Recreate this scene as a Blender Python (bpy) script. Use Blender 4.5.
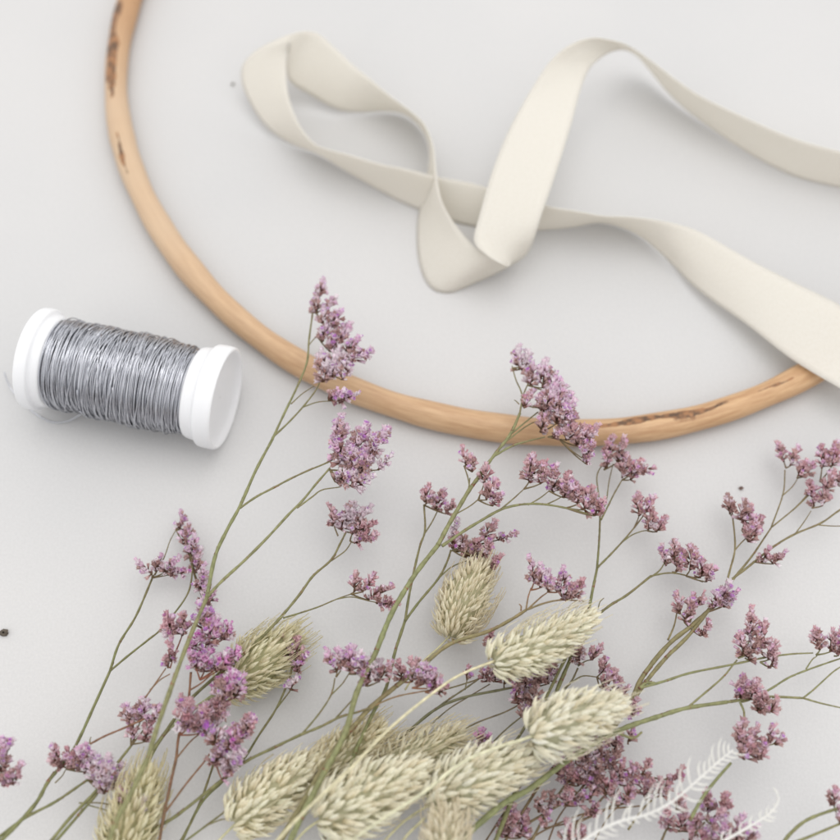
import bpy, math, random
from mathutils import Vector, Matrix
R = math.radians
rnd = random.Random(7)
for o in list(bpy.data.objects): bpy.data.objects.remove(o)
sc = bpy.context.scene
col = sc.collection

# ------------------------------------------------------------------ camera
CAM_H, TILT, FL = 0.318, R(25), 2.8
cd = bpy.data.cameras.new('camera'); cam = bpy.data.objects.new('camera', cd); col.objects.link(cam)
cam.location = (0, 0, CAM_H); cam.rotation_euler = (TILT, 0, 0)
cd.sensor_width = 36; cd.lens = 18*FL; cd.clip_start = 0.005; cd.clip_end = 20
cd.dof.use_dof = True; cd.dof.aperture_fstop = 7.5
sc.camera = cam
ct, st = math.cos(TILT), math.sin(TILT)
def PT(px, py, zmm=0.0):
    """point of the table scene seen at (px,py) of the 840 px photograph, zmm above the table"""
    x = (px-420)/420; y = -(py-420)/420
    d = Vector((x, y*ct+FL*st, y*st-FL*ct))
    k = (CAM_H - zmm*0.001)/(-d.z)
    return Vector((d.x*k, d.y*k, zmm*0.001))
def depth(p):
    return (p-cam.location).dot(Vector((0, st, -ct)))
cd.dof.focus_distance = depth(PT(480, 570, 18))

# ------------------------------------------------------------------ light
w = bpy.data.worlds.new('World'); sc.world = w; w.use_nodes = True
nt = w.node_tree; nt.nodes.clear()
out = nt.nodes.new('ShaderNodeOutputWorld'); bg = nt.nodes.new('ShaderNodeBackground')
tc = nt.nodes.new('ShaderNodeTexCoord'); sep = nt.nodes.new('ShaderNodeSeparateXYZ')
cr = nt.nodes.new('ShaderNodeValToRGB'); mp = nt.nodes.new('ShaderNodeMapRange')
nt.links.new(tc.outputs['Generated'], sep.inputs[0]); nt.links.new(sep.outputs['Y'], mp.inputs['Value'])
mp.inputs['From Min'].default_value = -1; mp.inputs['From Max'].default_value = 1
nt.links.new(mp.outputs[0], cr.inputs[0])
cr.color_ramp.elements[0].color = (.45, .45, .47, 1); cr.color_ramp.elements[1].color = (1, 1.0, 1.0, 1)
e_ = cr.color_ramp.elements.new(.17); e_.color = (1, .995, .99, 1)
nt.links.new(cr.outputs[0], bg.inputs[0]); bg.inputs[1].default_value = 1.22
nt.links.new(bg.outputs[0], out.inputs[0])
ld = bpy.data.lights.new('window_light', 'AREA'); lo = bpy.data.objects.new('window_light', ld); col.objects.link(lo)
ld.shape = 'RECTANGLE'; ld.size = 0.8; ld.size_y = 0.8; ld.energy = 3.6; ld.color = (1, .985, .965)
lo.location = (0.12, 0.26, 1.05)
lo.rotation_euler = (Vector((0, .1, 0))-Vector(lo.location)).to_track_quat('-Z', 'Y').to_euler()
sc.view_settings.view_transform = 'Standard'; sc.view_settings.look = 'None'
sc.view_settings.gamma = 1; sc.view_settings.exposure = 0.03
sc.render.engine = 'CYCLES'
sc.render.resolution_x = sc.render.resolution_y = 1024

# ------------------------------------------------------------------ helpers
def tag(o, label=None, cat=None, group=None, kind=None):
    if label: o['label'] = label
    if cat: o['category'] = cat
    if group: o['group'] = group
    if kind: o['kind'] = kind
    return o
def empty(name, loc, label, cat, group=None):
    o = bpy.data.objects.new(name, None); o.location = loc; o.empty_display_size = .01; col.objects.link(o)
    return tag(o, label, cat, group)
class MB:
    def __init__(s): s.v = []; s.f = []; s.c = []; s.m = []
    def add(s, vs, fs, c=(1, 1, 1), m=0):
        n = len(s.v); s.v += [tuple(v) for v in vs]
        for f in fs: s.f.append(tuple(i+n for i in f)); s.m.append(m)
        if isinstance(c, tuple): s.c += [c]*len(vs)
        else: s.c += list(c)
    def build(s, name, mats, parent=None, smooth=True):
        me = bpy.data.meshes.new(name); me.from_pydata(s.v, [], s.f)
        if not isinstance(mats, (list, tuple)): mats = [mats]
        for m in mats: me.materials.append(m)
        a = me.color_attributes.new('Col', 'FLOAT_COLOR', 'POINT')
        buf = []
        for c in s.c: buf += [c[0], c[1], c[2], 1]
        a.data.foreach_set('color', buf)
        me.polygons.foreach_set('material_index', s.m)
        me.polygons.foreach_set('use_smooth', [smooth]*len(s.f))
        me.update()
        o = bpy.data.objects.new(name, me); col.objects.link(o)
        if parent:
            o.parent = parent; 
            o.matrix_parent_inverse = Matrix.Translation(-Vector(parent.location))
        return o
def catmull(P, n=6):
    P = [Vector(p) for p in P]
    if len(P) < 3: 
        return [P[0].lerp(P[-1], i/n) for i in range(n+1)]
    out = []
    for i in range(len(P)-1):
        p0 = P[i-1] if i else P[0]*2-P[1]; p1 = P[i]; p2 = P[i+1]; p3 = P[i+2] if i+2 < len(P) else P[-1]*2-P[-2]
        for k in range(n):
            t = k/n
            out.append(.5*((2*p1)+(p2-p0)*t+(2*p0-5*p1+4*p2-p3)*t*t+(3*p1-p0-3*p2+p3)*t*t*t))
    out.append(P[-1]); return out
def tube(mb, pts, r, sides=6, c=(1, 1, 1), m=0, cap=True):
    """r: float or function of t, in metres"""
    n = len(pts); vs = []; fs = []; cs = []
    d = (pts[1]-pts[0]).normalized(); up = Vector((0, 0, 1)) if abs(d.z) < .9 else Vector((1, 0, 0))
    s = d.cross(up).normalized()
    for i, p in enumerate(pts):
        d = (pts[min(i+1, n-1)]-pts[max(i-1, 0)])
        if d.length < 1e-9: d = Vector((0, 0, 1))
        d.normalize()
        s = (s-d*s.dot(d)).normalized(); u = d.cross(s)
        t = i/(n-1); rr = r(t) if callable(r) else r
        for k in range(sides):
            a = 2*math.pi*k/sides
            vs.append(p+(s*math.cos(a)+u*math.sin(a))*rr)
            cs.append(c(t) if callable(c) else c)
    for i in range(n-1):
        for k in range(sides):
            k2 = (k+1) % sides
            fs.append((i*sides+k, i*sides+k2, (i+1)*sides+k2, (i+1)*sides+k))
    if cap:
        fs.append(tuple(range(sides-1, -1, -1))); fs.append(tuple((n-1)*sides+k for k in range(sides)))
    mb.add(vs, fs, cs, m)
def frame(d):
    d = d.normalized(); up = Vector((0, 0, 1)) if abs(d.z) < .92 else Vector((1, 0, 0))
    s = d.cross(up).normalized(); return d, s, s.cross(d).normalized()
def material(name): 
    m = bpy.data.materials.new(name); m.use_nodes = True
    return m, m.node_tree, m.node_tree.nodes['Principled BSDF']
def node(nt, t, **kw):
    n = nt.nodes.new(t)
    for k, v in kw.items(): 
        if k in n.inputs: n.inputs[k].default_value = v
        else: setattr(n, k, v)
    return n
def bump(nt, p, src, strength, dist):
    b = node(nt, 'ShaderNodeBump', Strength=strength, Distance=dist)
    nt.links.new(src, b.inputs['Height']); nt.links.new(b.outputs[0], p.inputs['Normal'])

# ------------------------------------------------------------------ materials
def mat_col(name, rough, trans=0.0, spec=.3, noise=0.0, nscale=900, bmp=0.0, sheen=0, tmul=(1, 1, 1)):
    m, nt, p = material(name)
    a = node(nt, 'ShaderNodeVertexColor', layer_name='Col')
    colo = a.outputs['Color']
    if noise:
        tcn = node(nt, 'ShaderNodeTexCoord'); n = node(nt, 'ShaderNodeTexNoise', Scale=nscale, Detail=3.0)
        nt.links.new(tcn.outputs['Object'], n.inputs['Vector'])
        mr = node(nt, 'ShaderNodeMapRange'); mr.inputs['From Min'].default_value = .3; mr.inputs['From Max'].default_value = .7
        mr.inputs['To Min'].default_value = 1-noise; mr.inputs['To Max'].default_value = 1+noise*.6
        nt.links.new(n.outputs[0], mr.inputs['Value'])
        vm = node(nt, 'ShaderNodeVectorMath', operation='SCALE')
        nt.links.new(colo, vm.inputs[0]); nt.links.new(mr.outputs[0], vm.inputs['Scale']); colo = vm.outputs[0]
        if bmp: bump(nt, p, n.outputs[0], bmp, .0003)
    nt.links.new(colo, p.inputs['Base Color'])
    p.inputs['Roughness'].default_value = rough; p.inputs['Specular IOR Level'].default_value = spec
    if trans:
        tr = node(nt, 'ShaderNodeBsdfTranslucent'); mx = node(nt, 'ShaderNodeMixShader'); mx.inputs[0].default_value = trans
        nt.links.new(colo, tr.inputs['Color'])
        nt.links.new(p.outputs[0], mx.inputs[1]); nt.links.new(tr.outputs[0], mx.inputs[2])
        nt.links.new(mx.outputs[0], nt.nodes['Material Output'].inputs['Surface'])
    return m
M_floret = mat_col('papery_floret', .75, .45, .15, .14, 1500)
M_stem = mat_col('dried_stem', .6, 0, .3, .28, 700, .5)
M_glume = mat_col('dried_glume', .6, .42, .2, .10, 1400)
M_fern = mat_col('bleached_fern', .7, .3, .2, .06, 900)
M_plain = mat_col('crumb', .8, 0, .2, .3, 1500)

# table
m, nt, p = material('table_paint'); M_table = m
tcn = node(nt, 'ShaderNodeTexCoord'); n1 = node(nt, 'ShaderNodeTexNoise', Scale=9.0, Detail=4.0); n2 = node(nt, 'ShaderNodeTexNoise', Scale=260.0, Detail=5.0)
for n in (n1, n2): nt.links.new(tcn.outputs['Object'], n.inputs['Vector'])
c1 = node(nt, 'ShaderNodeValToRGB'); c1.color_ramp.elements[0].position = .35; c1.color_ramp.elements[1].position = .65
c1.color_ramp.elements[0].color = (.525, .522, .522, 1); c1.color_ramp.elements[1].color = (.557, .549, .544, 1)
nt.links.new(n1.outputs[0], c1.inputs[0]); nt.links.new(c1.outputs[0], p.inputs['Base Color'])
p.inputs['Roughness'].default_value = .55; p.inputs['Specular IOR Level'].default_value = .25
n3 = node(nt, 'ShaderNodeTexNoise', Scale=1400.0, Detail=4.0); nt.links.new(tcn.outputs['Object'], n3.inputs['Vector'])
g_ = node(nt, 'ShaderNodeMapRange'); g_.inputs['From Min'].default_value = .3; g_.inputs['From Max'].default_value = .7; g_.inputs['To Min'].default_value = .965; g_.inputs['To Max'].default_value = 1.035
nt.links.new(n3.outputs[0], g_.inputs['Value']); gs = node(nt, 'ShaderNodeVectorMath', operation='SCALE')
nt.links.new(c1.outputs[0], gs.inputs[0]); nt.links.new(g_.outputs[0], gs.inputs['Scale']); nt.links.new(gs.outputs[0], p.inputs['Base Color'])
bump(nt, p, n2.outputs[0], .2, .0004)

# cotton ribbon : UV driven fine weave
m, nt, p = material('cotton_ribbon'); M_ribbon = m
uv = node(nt, 'ShaderNodeUVMap'); 
sx = node(nt, 'ShaderNodeSeparateXYZ'); nt.links.new(uv.outputs[0], sx.inputs[0])
w1 = node(nt, 'ShaderNodeTexWave', Scale=900.0, Distortion=1.5); w1.bands_direction = 'X'; w1.inputs['Detail'].default_value = 2
w2 = node(nt, 'ShaderNodeTexWave', Scale=700.0, Distortion=1.2); w2.bands_direction = 'Y'
nz = node(nt, 'ShaderNodeTexNoise', Scale=1500.0, Detail=3.0)
for n in (w1, w2, nz): nt.links.new(uv.outputs[0], n.inputs['Vector'])
ad = node(nt, 'ShaderNodeMath', operation='ADD'); nt.links.new(w1.outputs[1], ad.inputs[0]); nt.links.new(w2.outputs[1], ad.inputs[1])
ad2 = node(nt, 'ShaderNodeMath', operation='ADD'); nt.links.new(ad.outputs[0], ad2.inputs[0]); nt.links.new(nz.outputs[0], ad2.inputs[1])
cz = node(nt, 'ShaderNodeTexNoise', Scale=90.0, Detail=2.0); nt.links.new(uv.outputs[0], cz.inputs['Vector'])
ad3 = node(nt, 'ShaderNodeMath', operation='MULTIPLY_ADD'); ad3.inputs[1].default_value = 7.0; nt.links.new(cz.outputs[0], ad3.inputs[0]); nt.links.new(ad2.outputs[0], ad3.inputs[2])
bump(nt, p, ad3.outputs[0], .35, .00015)
cc = node(nt, 'ShaderNodeValToRGB'); cc.color_ramp.elements[0].color = (.84, .81, .745, 1); cc.color_ramp.elements[1].color = (.88, .855, .80, 1)
cc.color_ramp.elements[0].position = .3; cc.color_ramp.elements[1].position = .6
nt.links.new(nz.outputs[0], cc.inputs[0]); nt.links.new(cc.outputs[0], p.inputs['Base Color'])
p.inputs['Roughness'].default_value = .85; p.inputs['Specular IOR Level'].default_value = .15
p.inputs['Sheen Weight'].default_value = .15
tr = node(nt, 'ShaderNodeBsdfTranslucent'); mx = node(nt, 'ShaderNodeMixShader'); mx.inputs[0].default_value = .42
nt.links.new(cc.outputs[0], tr.inputs['Color']); nt.links.new(p.outputs[0], mx.inputs[1]); nt.links.new(tr.outputs[0], mx.inputs[2])
nt.links.new(mx.outputs[0], nt.nodes['Material Output'].inputs['Surface'])

# hoop wood: Col.r = bark scar mask, Col.g = warmth ; uv along/around
m, nt, p = material('rattan_wood'); M_wood = m
uv = node(nt, 'ShaderNodeUVMap'); mpn = node(nt, 'ShaderNodeMapping'); mpn.inputs['Scale'].default_value = (5, 15, 1)
nt.links.new(uv.outputs[0], mpn.inputs['Vector'])
fib = node(nt, 'ShaderNodeTexNoise', Scale=1.0, Detail=9.0, Roughness=.68); nt.links.new(mpn.outputs[0], fib.inputs['Vector'])
big = node(nt, 'ShaderNodeTexNoise', Scale=28.0, Detail=3.0); tcn = node(nt, 'ShaderNodeTexCoord'); nt.links.new(tcn.outputs['Object'], big.inputs['Vector'])
base = node(nt, 'ShaderNodeValToRGB'); e = base.color_ramp.elements
e[0].position = .36; e[0].color = (.40, .22, .105, 1); e[1].position = .62; e[1].color = (.57, .365, .20, 1)
nt.links.new(fib.outputs[0], base.inputs[0])
pale = node(nt, 'ShaderNodeMix', data_type='RGBA'); pale.inputs['B'].default_value = (.56, .42, .29, 1)
va = node(nt, 'ShaderNodeVertexColor', layer_name='Col'); sepc = node(nt, 'ShaderNodeSeparateColor'); nt.links.new(va.outputs['Color'], sepc.inputs[0])
nt.links.new(base.outputs[0], pale.inputs['A'])
pm = node(nt, 'ShaderNodeMath', operation='MULTIPLY'); nt.links.new(sepc.outputs[1], pm.inputs[0]); nt.links.new(big.outputs[0], pm.inputs[1])
pm2 = node(nt, 'ShaderNodeMath', operation='MULTIPLY'); pm2.inputs[1].default_value = 1.6; nt.links.new(pm.outputs[0], pm2.inputs[0]); pm2.use_clamp = True
nt.links.new(pm2.outputs[0], pale.inputs['Factor'])
bn = node(nt, 'ShaderNodeTexNoise', Scale=420.0, Detail=5.0); nt.links.new(tcn.outputs['Object'], bn.inputs['Vector'])
bm_ = node(nt, 'ShaderNodeMath', operation='ADD'); nt.links.new(sepc.outputs[0], bm_.inputs[0]); nt.links.new(bn.outputs[0], bm_.inputs[1])
br = node(nt, 'ShaderNodeMapRange'); br.inputs['From Min'].default_value = .98; br.inputs['From Max'].default_value = 1.18
nt.links.new(bm_.outputs[0], br.inputs['Value'])
bc = node(nt, 'ShaderNodeMix', data_type='RGBA'); nt.links.new(br.outputs[0], bc.inputs['Factor']); nt.links.new(pale.outputs['Result'], bc.inputs['A'])
bcol = node(nt, 'ShaderNodeValToRGB'); bcol.color_ramp.elements[0].color = (.10, .055, .03, 1); bcol.color_ramp.elements[1].color = (.33, .16, .07, 1)
bcol.color_ramp.elements[0].position = .4; bcol.color_ramp.elements[1].position = .62
nt.links.new(bn.outputs[0], bcol.inputs[0])
wm = node(nt, 'ShaderNodeMix', data_type='RGBA'); wm.inputs['B'].default_value = (.38, .19, .08, 1); nt.links.new(pale.outputs['Result'], wm.inputs['A'])
wf = node(nt, 'ShaderNodeMath', operation='MULTIPLY'); nt.links.new(sepc.outputs[2], wf.inputs[0]); nt.links.new(fib.outputs[0], wf.inputs[1])
wf2 = node(nt, 'ShaderNodeMath', operation='MULTIPLY'); wf2.inputs[1].default_value = 1.5; wf2.use_clamp = True; nt.links.new(wf.outputs[0], wf2.inputs[0]); nt.links.new(wf2.outputs[0], wm.inputs['Factor'])
nt.links.new(wm.outputs['Result'], bc.inputs['A']); nt.links.new(bcol.outputs[0], bc.inputs['B'])
nt.links.new(bc.outputs['Result'], p.inputs['Base Color'])
p.inputs['Roughness'].default_value = .42; p.inputs['Specular IOR Level'].default_value = .4
hm = node(nt, 'ShaderNodeMath', operation='SUBTRACT'); nt.links.new(fib.outputs[0], hm.inputs[0]); nt.links.new(br.outputs[0], hm.inputs[1])
bump(nt, p, hm.outputs[0], .35, .0006)

def plain(name, c, rough, metal=0, spec=.5, sss=0):
    m, nt, p = material(name); p.inputs['Base Color'].default_value = (*c, 1); p.inputs['Roughness'].default_value = rough
    p.inputs['Metallic'].default_value = metal; p.inputs['Specular IOR Level'].default_value = spec
    n = node(nt, 'ShaderNodeTexNoise', Scale=500.0, Detail=3.0); t = node(nt, 'ShaderNodeTexCoord'); nt.links.new(t.outputs['Object'], n.inputs['Vector'])
    bump(nt, p, n.outputs[0], .08, .0002)
    if sss:
        p.inputs['Subsurface Weight'].default_value = sss; p.inputs['Subsurface Radius'].default_value = (.003, .003, .003); p.inputs['Subsurface Scale'].default_value = 1
    return m
M_plastic = plain('white_plastic', (.74, .745, .76), .38, 0, .4, .3)
M_wire = plain('steel_wire', (.56, .57, .61), .24, 1)
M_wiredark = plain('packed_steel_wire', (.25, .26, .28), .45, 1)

# ------------------------------------------------------------------ the surface
mb = MB(); N = 8
vs = [(x*1.5/N*2-1.5, y*1.5/N*2-1.2, 0) for y in range(N+1) for x in range(N+1)]
mb.add(vs, [(y*(N+1)+x, y*(N+1)+x+1, (y+1)*(N+1)+x+1, (y+1)*(N+1)+x) for y in range(N) for x in range(N)])
tag(mb.build('tabletop_surface', M_table), kind='structure')

# ------------------------------------------------------------------ hoop
HR = .0040
HC, HRad = Vector((0.0436, 0.2900, HR)), 0.1478
def hoop():
    mb = MB(); NU, NV = 1400, 32; vs = []; fs = []; cs = []; uvs = []
    marks = [((124, 4), (112, 92), -.1, .75, .55, 1.0), ((119, 90), (119, 126), .1, .5, .35, .45),
             ((124, 136), (140, 182), .1, .24, .16, .95), ((116, 60), (116, 108), .35, .4, .3, .9), ((742, 404), (792, 382), .5, .18, .1, .85), ((585, 424), (728, 400), .62, .42, .34, 1.0), ((655, 424), (700, 415), .1, .25, .2, .6)]
    MK = []
    for a, b, v0, vw, vw2, s in marks:
        pa, pb = PT(*a, 4)-HC, PT(*b, 4)-HC
        MK.append((math.atan2(pa.y, pa.x), math.atan2(pb.y, pb.x), v0, vw, s))
    for i in range(NU):
        u = 2*math.pi*i/NU
        rr = HR*(1+.04*math.sin(7*u+1)+.035*math.sin(17*u)+.025*math.sin(41*u+2)+.05*math.exp(-((math.degrees(u)+62)/1.6)**2)+.06*math.exp(-((math.degrees(u) % 360-196)/1.4)**2)); wob = .0003*math.sin(8*u)
        cu, su = math.cos(u), math.sin(u)
        for k in range(NV):
            v = 2*math.pi*k/NV-math.pi/2
            r = rr*(1+.02*math.sin(3*v+5*u))
            rad = HRad+wob+r*math.cos(v)
            vs.append((HC.x+rad*cu, HC.y+rad*su, HR+r*math.sin(v)+.00005))
            mk = 0
            ua = (u+math.pi) % (2*math.pi)-math.pi
            vt = (v-math.pi/2+.35+math.pi) % (2*math.pi)-math.pi    # 0 = top facing the camera
            for (u0, u1, v0, vw, s) in MK:
                f0, f1 = (u0 % (2*math.pi)), (u1 % (2*math.pi))
                if f0 > f1: f0, f1 = f1, f0
                t = (u % (2*math.pi)-f0)/(f1-f0)
                if -.1 < t < 1.1:
                    e = max(0, 1-(2*t-1)**2)**.5
                    wv = vw*(.35+.65*e)*(1+.3*math.sin(60*u)); d = abs(vt-v0-.15*math.sin(30*u))/wv
                    mk = max(mk, s*max(0, 1-d**3)*min(1, e*1.6))
            pal = .5+.5*math.cos(u-R(172)); pal = pal**2
            f = (u-R(150)) % (2*math.pi); tan_ = math.exp(-((math.degrees(u) % 360-162)/20)**2)
            cs.append((mk*.92, pal*(1-tan_), tan_)); uvs.append((i/NU*12, k/NV))
    for i in range(NU):
        for k in range(NV):
            i2 = (i+1) % NU; k2 = (k+1) % NV
            fs.append((i*NV+k, i2*NV+k, i2*NV+k2, i*NV+k2))
    mb.add(vs, fs, cs)
    o = mb.build('wooden_hoop', M_wood)
    ul = o.data.uv_layers.new(name='UVMap')
    buf = []
    for f in fs:
        for j, vi in enumerate(f):
            uu, vv = uvs[vi]
            if f[1] < f[0] and j in (1, 2): uu = 12
            if vi % NV == 0 and j in (2, 3): vv = 1
            buf += [uu, vv]
    ul.data.foreach_set('uv', buf)
    o.data.update()
    tag(o, 'bare tan wooden craft hoop with dark bark scars lying on the white table', 'hoop')
hoop()

# ------------------------------------------------------------------ ribbon
RB = [((880, 330, 11), (880, 412, 12)), ((840, 305, 11), (840, 388, 11.5)), ((793, 282, 10.5), (793, 360, 10.8)), ((746, 258, 9), (746, 324, 6)), ((698, 231, 12), (698, 290, 2)),
 ((662, 221, 12), (665, 257, 1)), ((630, 217, 14), (636, 234, .3)), ((603, 216, 16), (603, 223, .3)), ((575, 211, 15), (575, 227, .3)), ((546, 206, 13), (546, 230, .3)),
 ((510, 195, 9), (510, 231, .3)), ((475, 184, 5), (475, 227, .3)), ((438, 177, 4), (440, 218, .3)), ((405, 169, 6), (405, 204, .3)), ((380, 164, 8), (380, 191, .3)),
 ((349, 155, 12), (349, 173, .3)), ((318, 146, 16), (318, 154, .3)), ((303, 131, 18), (290, 143, 1.5)), ((294, 114, 19), (268, 128, 3)), ((288, 95, 20), (252, 106, 5)),
 ((286, 75, 21), (242, 83, 8)), ((287, 54, 22), (243, 65, 11)), ((291, 42, 22), (256, 51, 15)), ((291, 46, 20), (276, 40, 19)), ((287, 62, 14), (298, 32, 21)),
 ((290, 82, 8), (317, 33, 20)), ((312, 96, 4), (336, 49, 17)), ((336, 109, 2), (353, 65, 15)), ((360, 112, 1), (370, 79, 15)), ((384, 111, 1), (390, 96, 17)),
 ((403, 114, 1), (409, 110, 18)), ((420, 127, 1), (424, 124, 18)), ((429, 147, 1), (433, 145, 18)), ((428, 172, 1), (436, 170, 17)), ((421, 200, .5), (440, 196, 16)),
 ((417, 230, .3), (448, 214, 14)), ((419, 262, .3), (460, 231, 12)), ((429, 286, .3), (470, 242, 12)), ((448, 293, .3), (480, 251, 14)), ((475, 283, .3), (489, 257, 15)),
 ((495, 274, .3), (500, 261, 16)), ((511, 265, .3), (508, 264, 13)), ((519, 260, 2), (508, 266, 14)), ((526, 254, 7), (498, 262, 13)), ((531, 246, 12), (485, 254, 14)),
 ((535, 236, 16), (474, 241, 17)), ((541, 217, 20), (479, 217, 20)), ((555, 176, 22), (492, 172, 21)), ((570, 129, 22), (508, 132, 21)), ((580, 92, 22), (528, 95, 19)),
 ((588, 71, 21), (548, 64, 22)), ((598, 60, 22), (568, 46, 25)), ((611, 52, 20), (590, 38, 27)), ((625, 50, 15), (610, 40, 27)), ((638, 57, 9), (629, 46, 25)),
 ((652, 73, 4), (650, 60, 21)), ((671, 96, 1), (675, 79, 18)), ((698, 119, .5), (702, 97, 17)), ((746, 152, .3), (750, 120, 14)), ((793, 176, .3), (795, 139, 12)),
 ((840, 188, .3), (842, 152, 10)), ((890, 202, .3), (890, 164, 9))]
RW = .0178
def solve_edge(lo, px, py, zg):
    """height at which the pixel's ray is one ribbon width away from the other edge"""
    best = None
    for i in range(0, 161):
        z = i*.25
        e = abs((PT(px, py, z)-lo).length-RW)*1000 + abs(z-zg)*.12
        if best is None or e < best[0]: best = (e, z)
    return best[1]
def ribbon():
    A = []; B = []
    za = []; zb = []
    for j, (a, b) in enumerate(RB):
        if j < 3: za.append(a[2]); zb.append(b[2])
        elif a[2] <= b[2]: z = solve_edge(PT(*a), b[0], b[1], b[2]); za.append(a[2]); zb.append(z)
        else: z = solve_edge(PT(*b), a[0], a[1], a[2]); za.append(z); zb.append(b[2])
    def sm(z):
        for _ in range(2): z = [z[0]]+[(z[i-1]+2*z[i]+z[i+1])/4 for i in range(1, len(z)-1)]+[z[-1]]
        return z
    za, zb = sm(za), sm(zb)
    A = catmull([PT(a[0], a[1], max(.3, z)) for (a, b), z in zip(RB, za)], 10)
    B = catmull([PT(b[0], b[1], max(.3, z)) for (a, b), z in zip(RB, zb)], 10)
    for L in (A, B):
        for _ in range(3):
            L[:] = [L[0]]+[(L[i-1]+2*L[i]+L[i+1])/4 for i in range(1, len(L)-1)]+[L[-1]]
    n = len(A); K = 10; mb = MB(); vs = []; uvs = []; s = 0
    for i in range(n):
        if i: s += ((A[i]-A[i-1]).length+(B[i]-B[i-1]).length)/2
        T = ((A[min(i+1, n-1)]+B[min(i+1, n-1)])-(A[max(i-1, 0)]+B[max(i-1, 0)])).normalized()
        nn = (B[i]-A[i]).cross(T).normalized()
        for k in range(K+1):
            t = k/K
            vs.append(A[i].lerp(B[i], t)+nn*.0006*math.sin(math.pi*t)*math.sin(i*.11)); uvs.append((s, t*RW))
    fs = [(i*(K+1)+k, i*(K+1)+k+1, (i+1)*(K+1)+k+1, (i+1)*(K+1)+k) for i in range(n-1) for k in range(K)]
    mb.add(vs, fs)
    o = mb.build('cotton_ribbon', M_ribbon)
    ul = o.data.uv_layers.new(name='UVMap'); buf = []
    for f in fs:
        for vi in f: buf += list(uvs[vi])
    ul.data.foreach_set('uv', buf)
    so = o.modifiers.new('thickness', 'SOLIDIFY'); so.thickness = .00028; so.offset = 0
    tag(o, 'loosely twisted cream cotton ribbon curling across the table and over the hoop', 'ribbon')
ribbon()

# ------------------------------------------------------------------ wire spool
def spool():
    FR = .0151
    a = PT(36, 358, FR*1000); b = PT(227, 399, FR*1000)
    ax = (b-a).normalized(); L = (b-a).length
    root = empty('wire_spool', (*((a+b)/2).xy, 0), 'white plastic spool wound with silver florist wire lying on its side', 'wire spool')
    d, s, u = frame(ax)
    def ring(mb, prof, c=(1, 1, 1), n=72):
        vs = []; fs = []
        for (x, r) in prof:
            for k in range(n):
                t = 2*math.pi*k/n; vs.append(a+d*x+(s*math.cos(t)+u*math.sin(t))*r)
        for i in range(len(prof)-1):
            for k in range(n):
                k2 = (k+1) % n; fs.append((i*n+k, i*n+k2, (i+1)*n+k2, (i+1)*n+k))
        mb.add(vs, fs, c)
    def flange(x0, sg, name, kx=1):
        # x0 outer face, sg: +1 grows towards +axis (inside)
        mb = MB(); P = [(.0021, .0002), (.0021, .0040), (.0020, .0056), (.0020, .0126), (.0003, .0136), (0, .0143), (.0004, .0149), (.0012, FR), (.0046, FR), (.0054, .0148), (.0057, .0140),
                        (.0064, .0136), (.0092, .0134), (.0098, .0128), (.0100, .0100), (.0100, .0070)]
        ring(mb, [(x0+sg*x*kx, r) for x, r in P]); o = mb.build(name, M_plastic, root)
        bv = o.modifiers.new('round', 'SUBSURF'); bv.levels = 1; bv.render_levels = 1
        return o
    flange(0, 1, 'flange', .72); flange(L, -1, 'flange')
    x0, x1 = .0070, L-.0098
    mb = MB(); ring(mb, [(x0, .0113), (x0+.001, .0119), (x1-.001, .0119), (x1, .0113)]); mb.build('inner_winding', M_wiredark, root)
    mb = MB(); rr = random.Random(3)
    wr = .00017
    def bulge(x): 
        t = (x-x0)/(x1-x0); return .0121+.0005*math.sin(math.pi*t)+.00025*math.sin(9*t+1)+.0002*math.sin(23*t)
    def strand(xa, xb, turns, dr, jit, tilt):
        n = int(turns*36)+2; pts = []; ph = rr.random()*6.3; q = rr.random()*6
        for i in range(n):
            t = i/(n-1); x = xa+(xb-xa)*t
            th = ph+2*math.pi*turns*t
            x += tilt*math.sin(th+.6)+jit*math.sin(th*.37+q)+jit*.6*math.sin(th*1.3+q*2)
            x = min(max(x, x0+wr), x1-wr)
            pts.append(a+d*x+(s*math.cos(th)+u*math.sin(th))*(bulge(x)+dr+.00018*math.sin(th*.61+q)))
        tube(mb, pts, wr, 6)
    strand(x0, x1, 104, -.0001, .00015, .0005)
    strand(x0, x1, 84, .0002, .0004, -.0010)
    strand(x1, x0, 66, .0004, .0007, .0016)
    for j in range(34):
        xa = x0+rr.random()*(x1-x0)*.8; xb = xa+rr.uniform(-.012, .016)
        strand(xa, min(max(xb, x0), x1), rr.uniform(1, 2.2), .0008+rr.random()*.0004, .0004, rr.uniform(-.003, .003))
    mb.build('wire_winding', M_wire, root)
    # loose end: leaves under the winding, curls below the left flange
    mb = MB()
    pts = catmull([PT(92, 404, 6), PT(82, 413, 3), PT(68, 421, 1.2), (PT(52, 422, .4)), PT(36, 414, .4), PT(22, 402, .5), PT(10, 387, 1.5), PT(4, 372, 4)], 10)
    tube(mb, pts, .00022, 6); mb.build('loose_end', M_wire, root)
spool()

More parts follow.
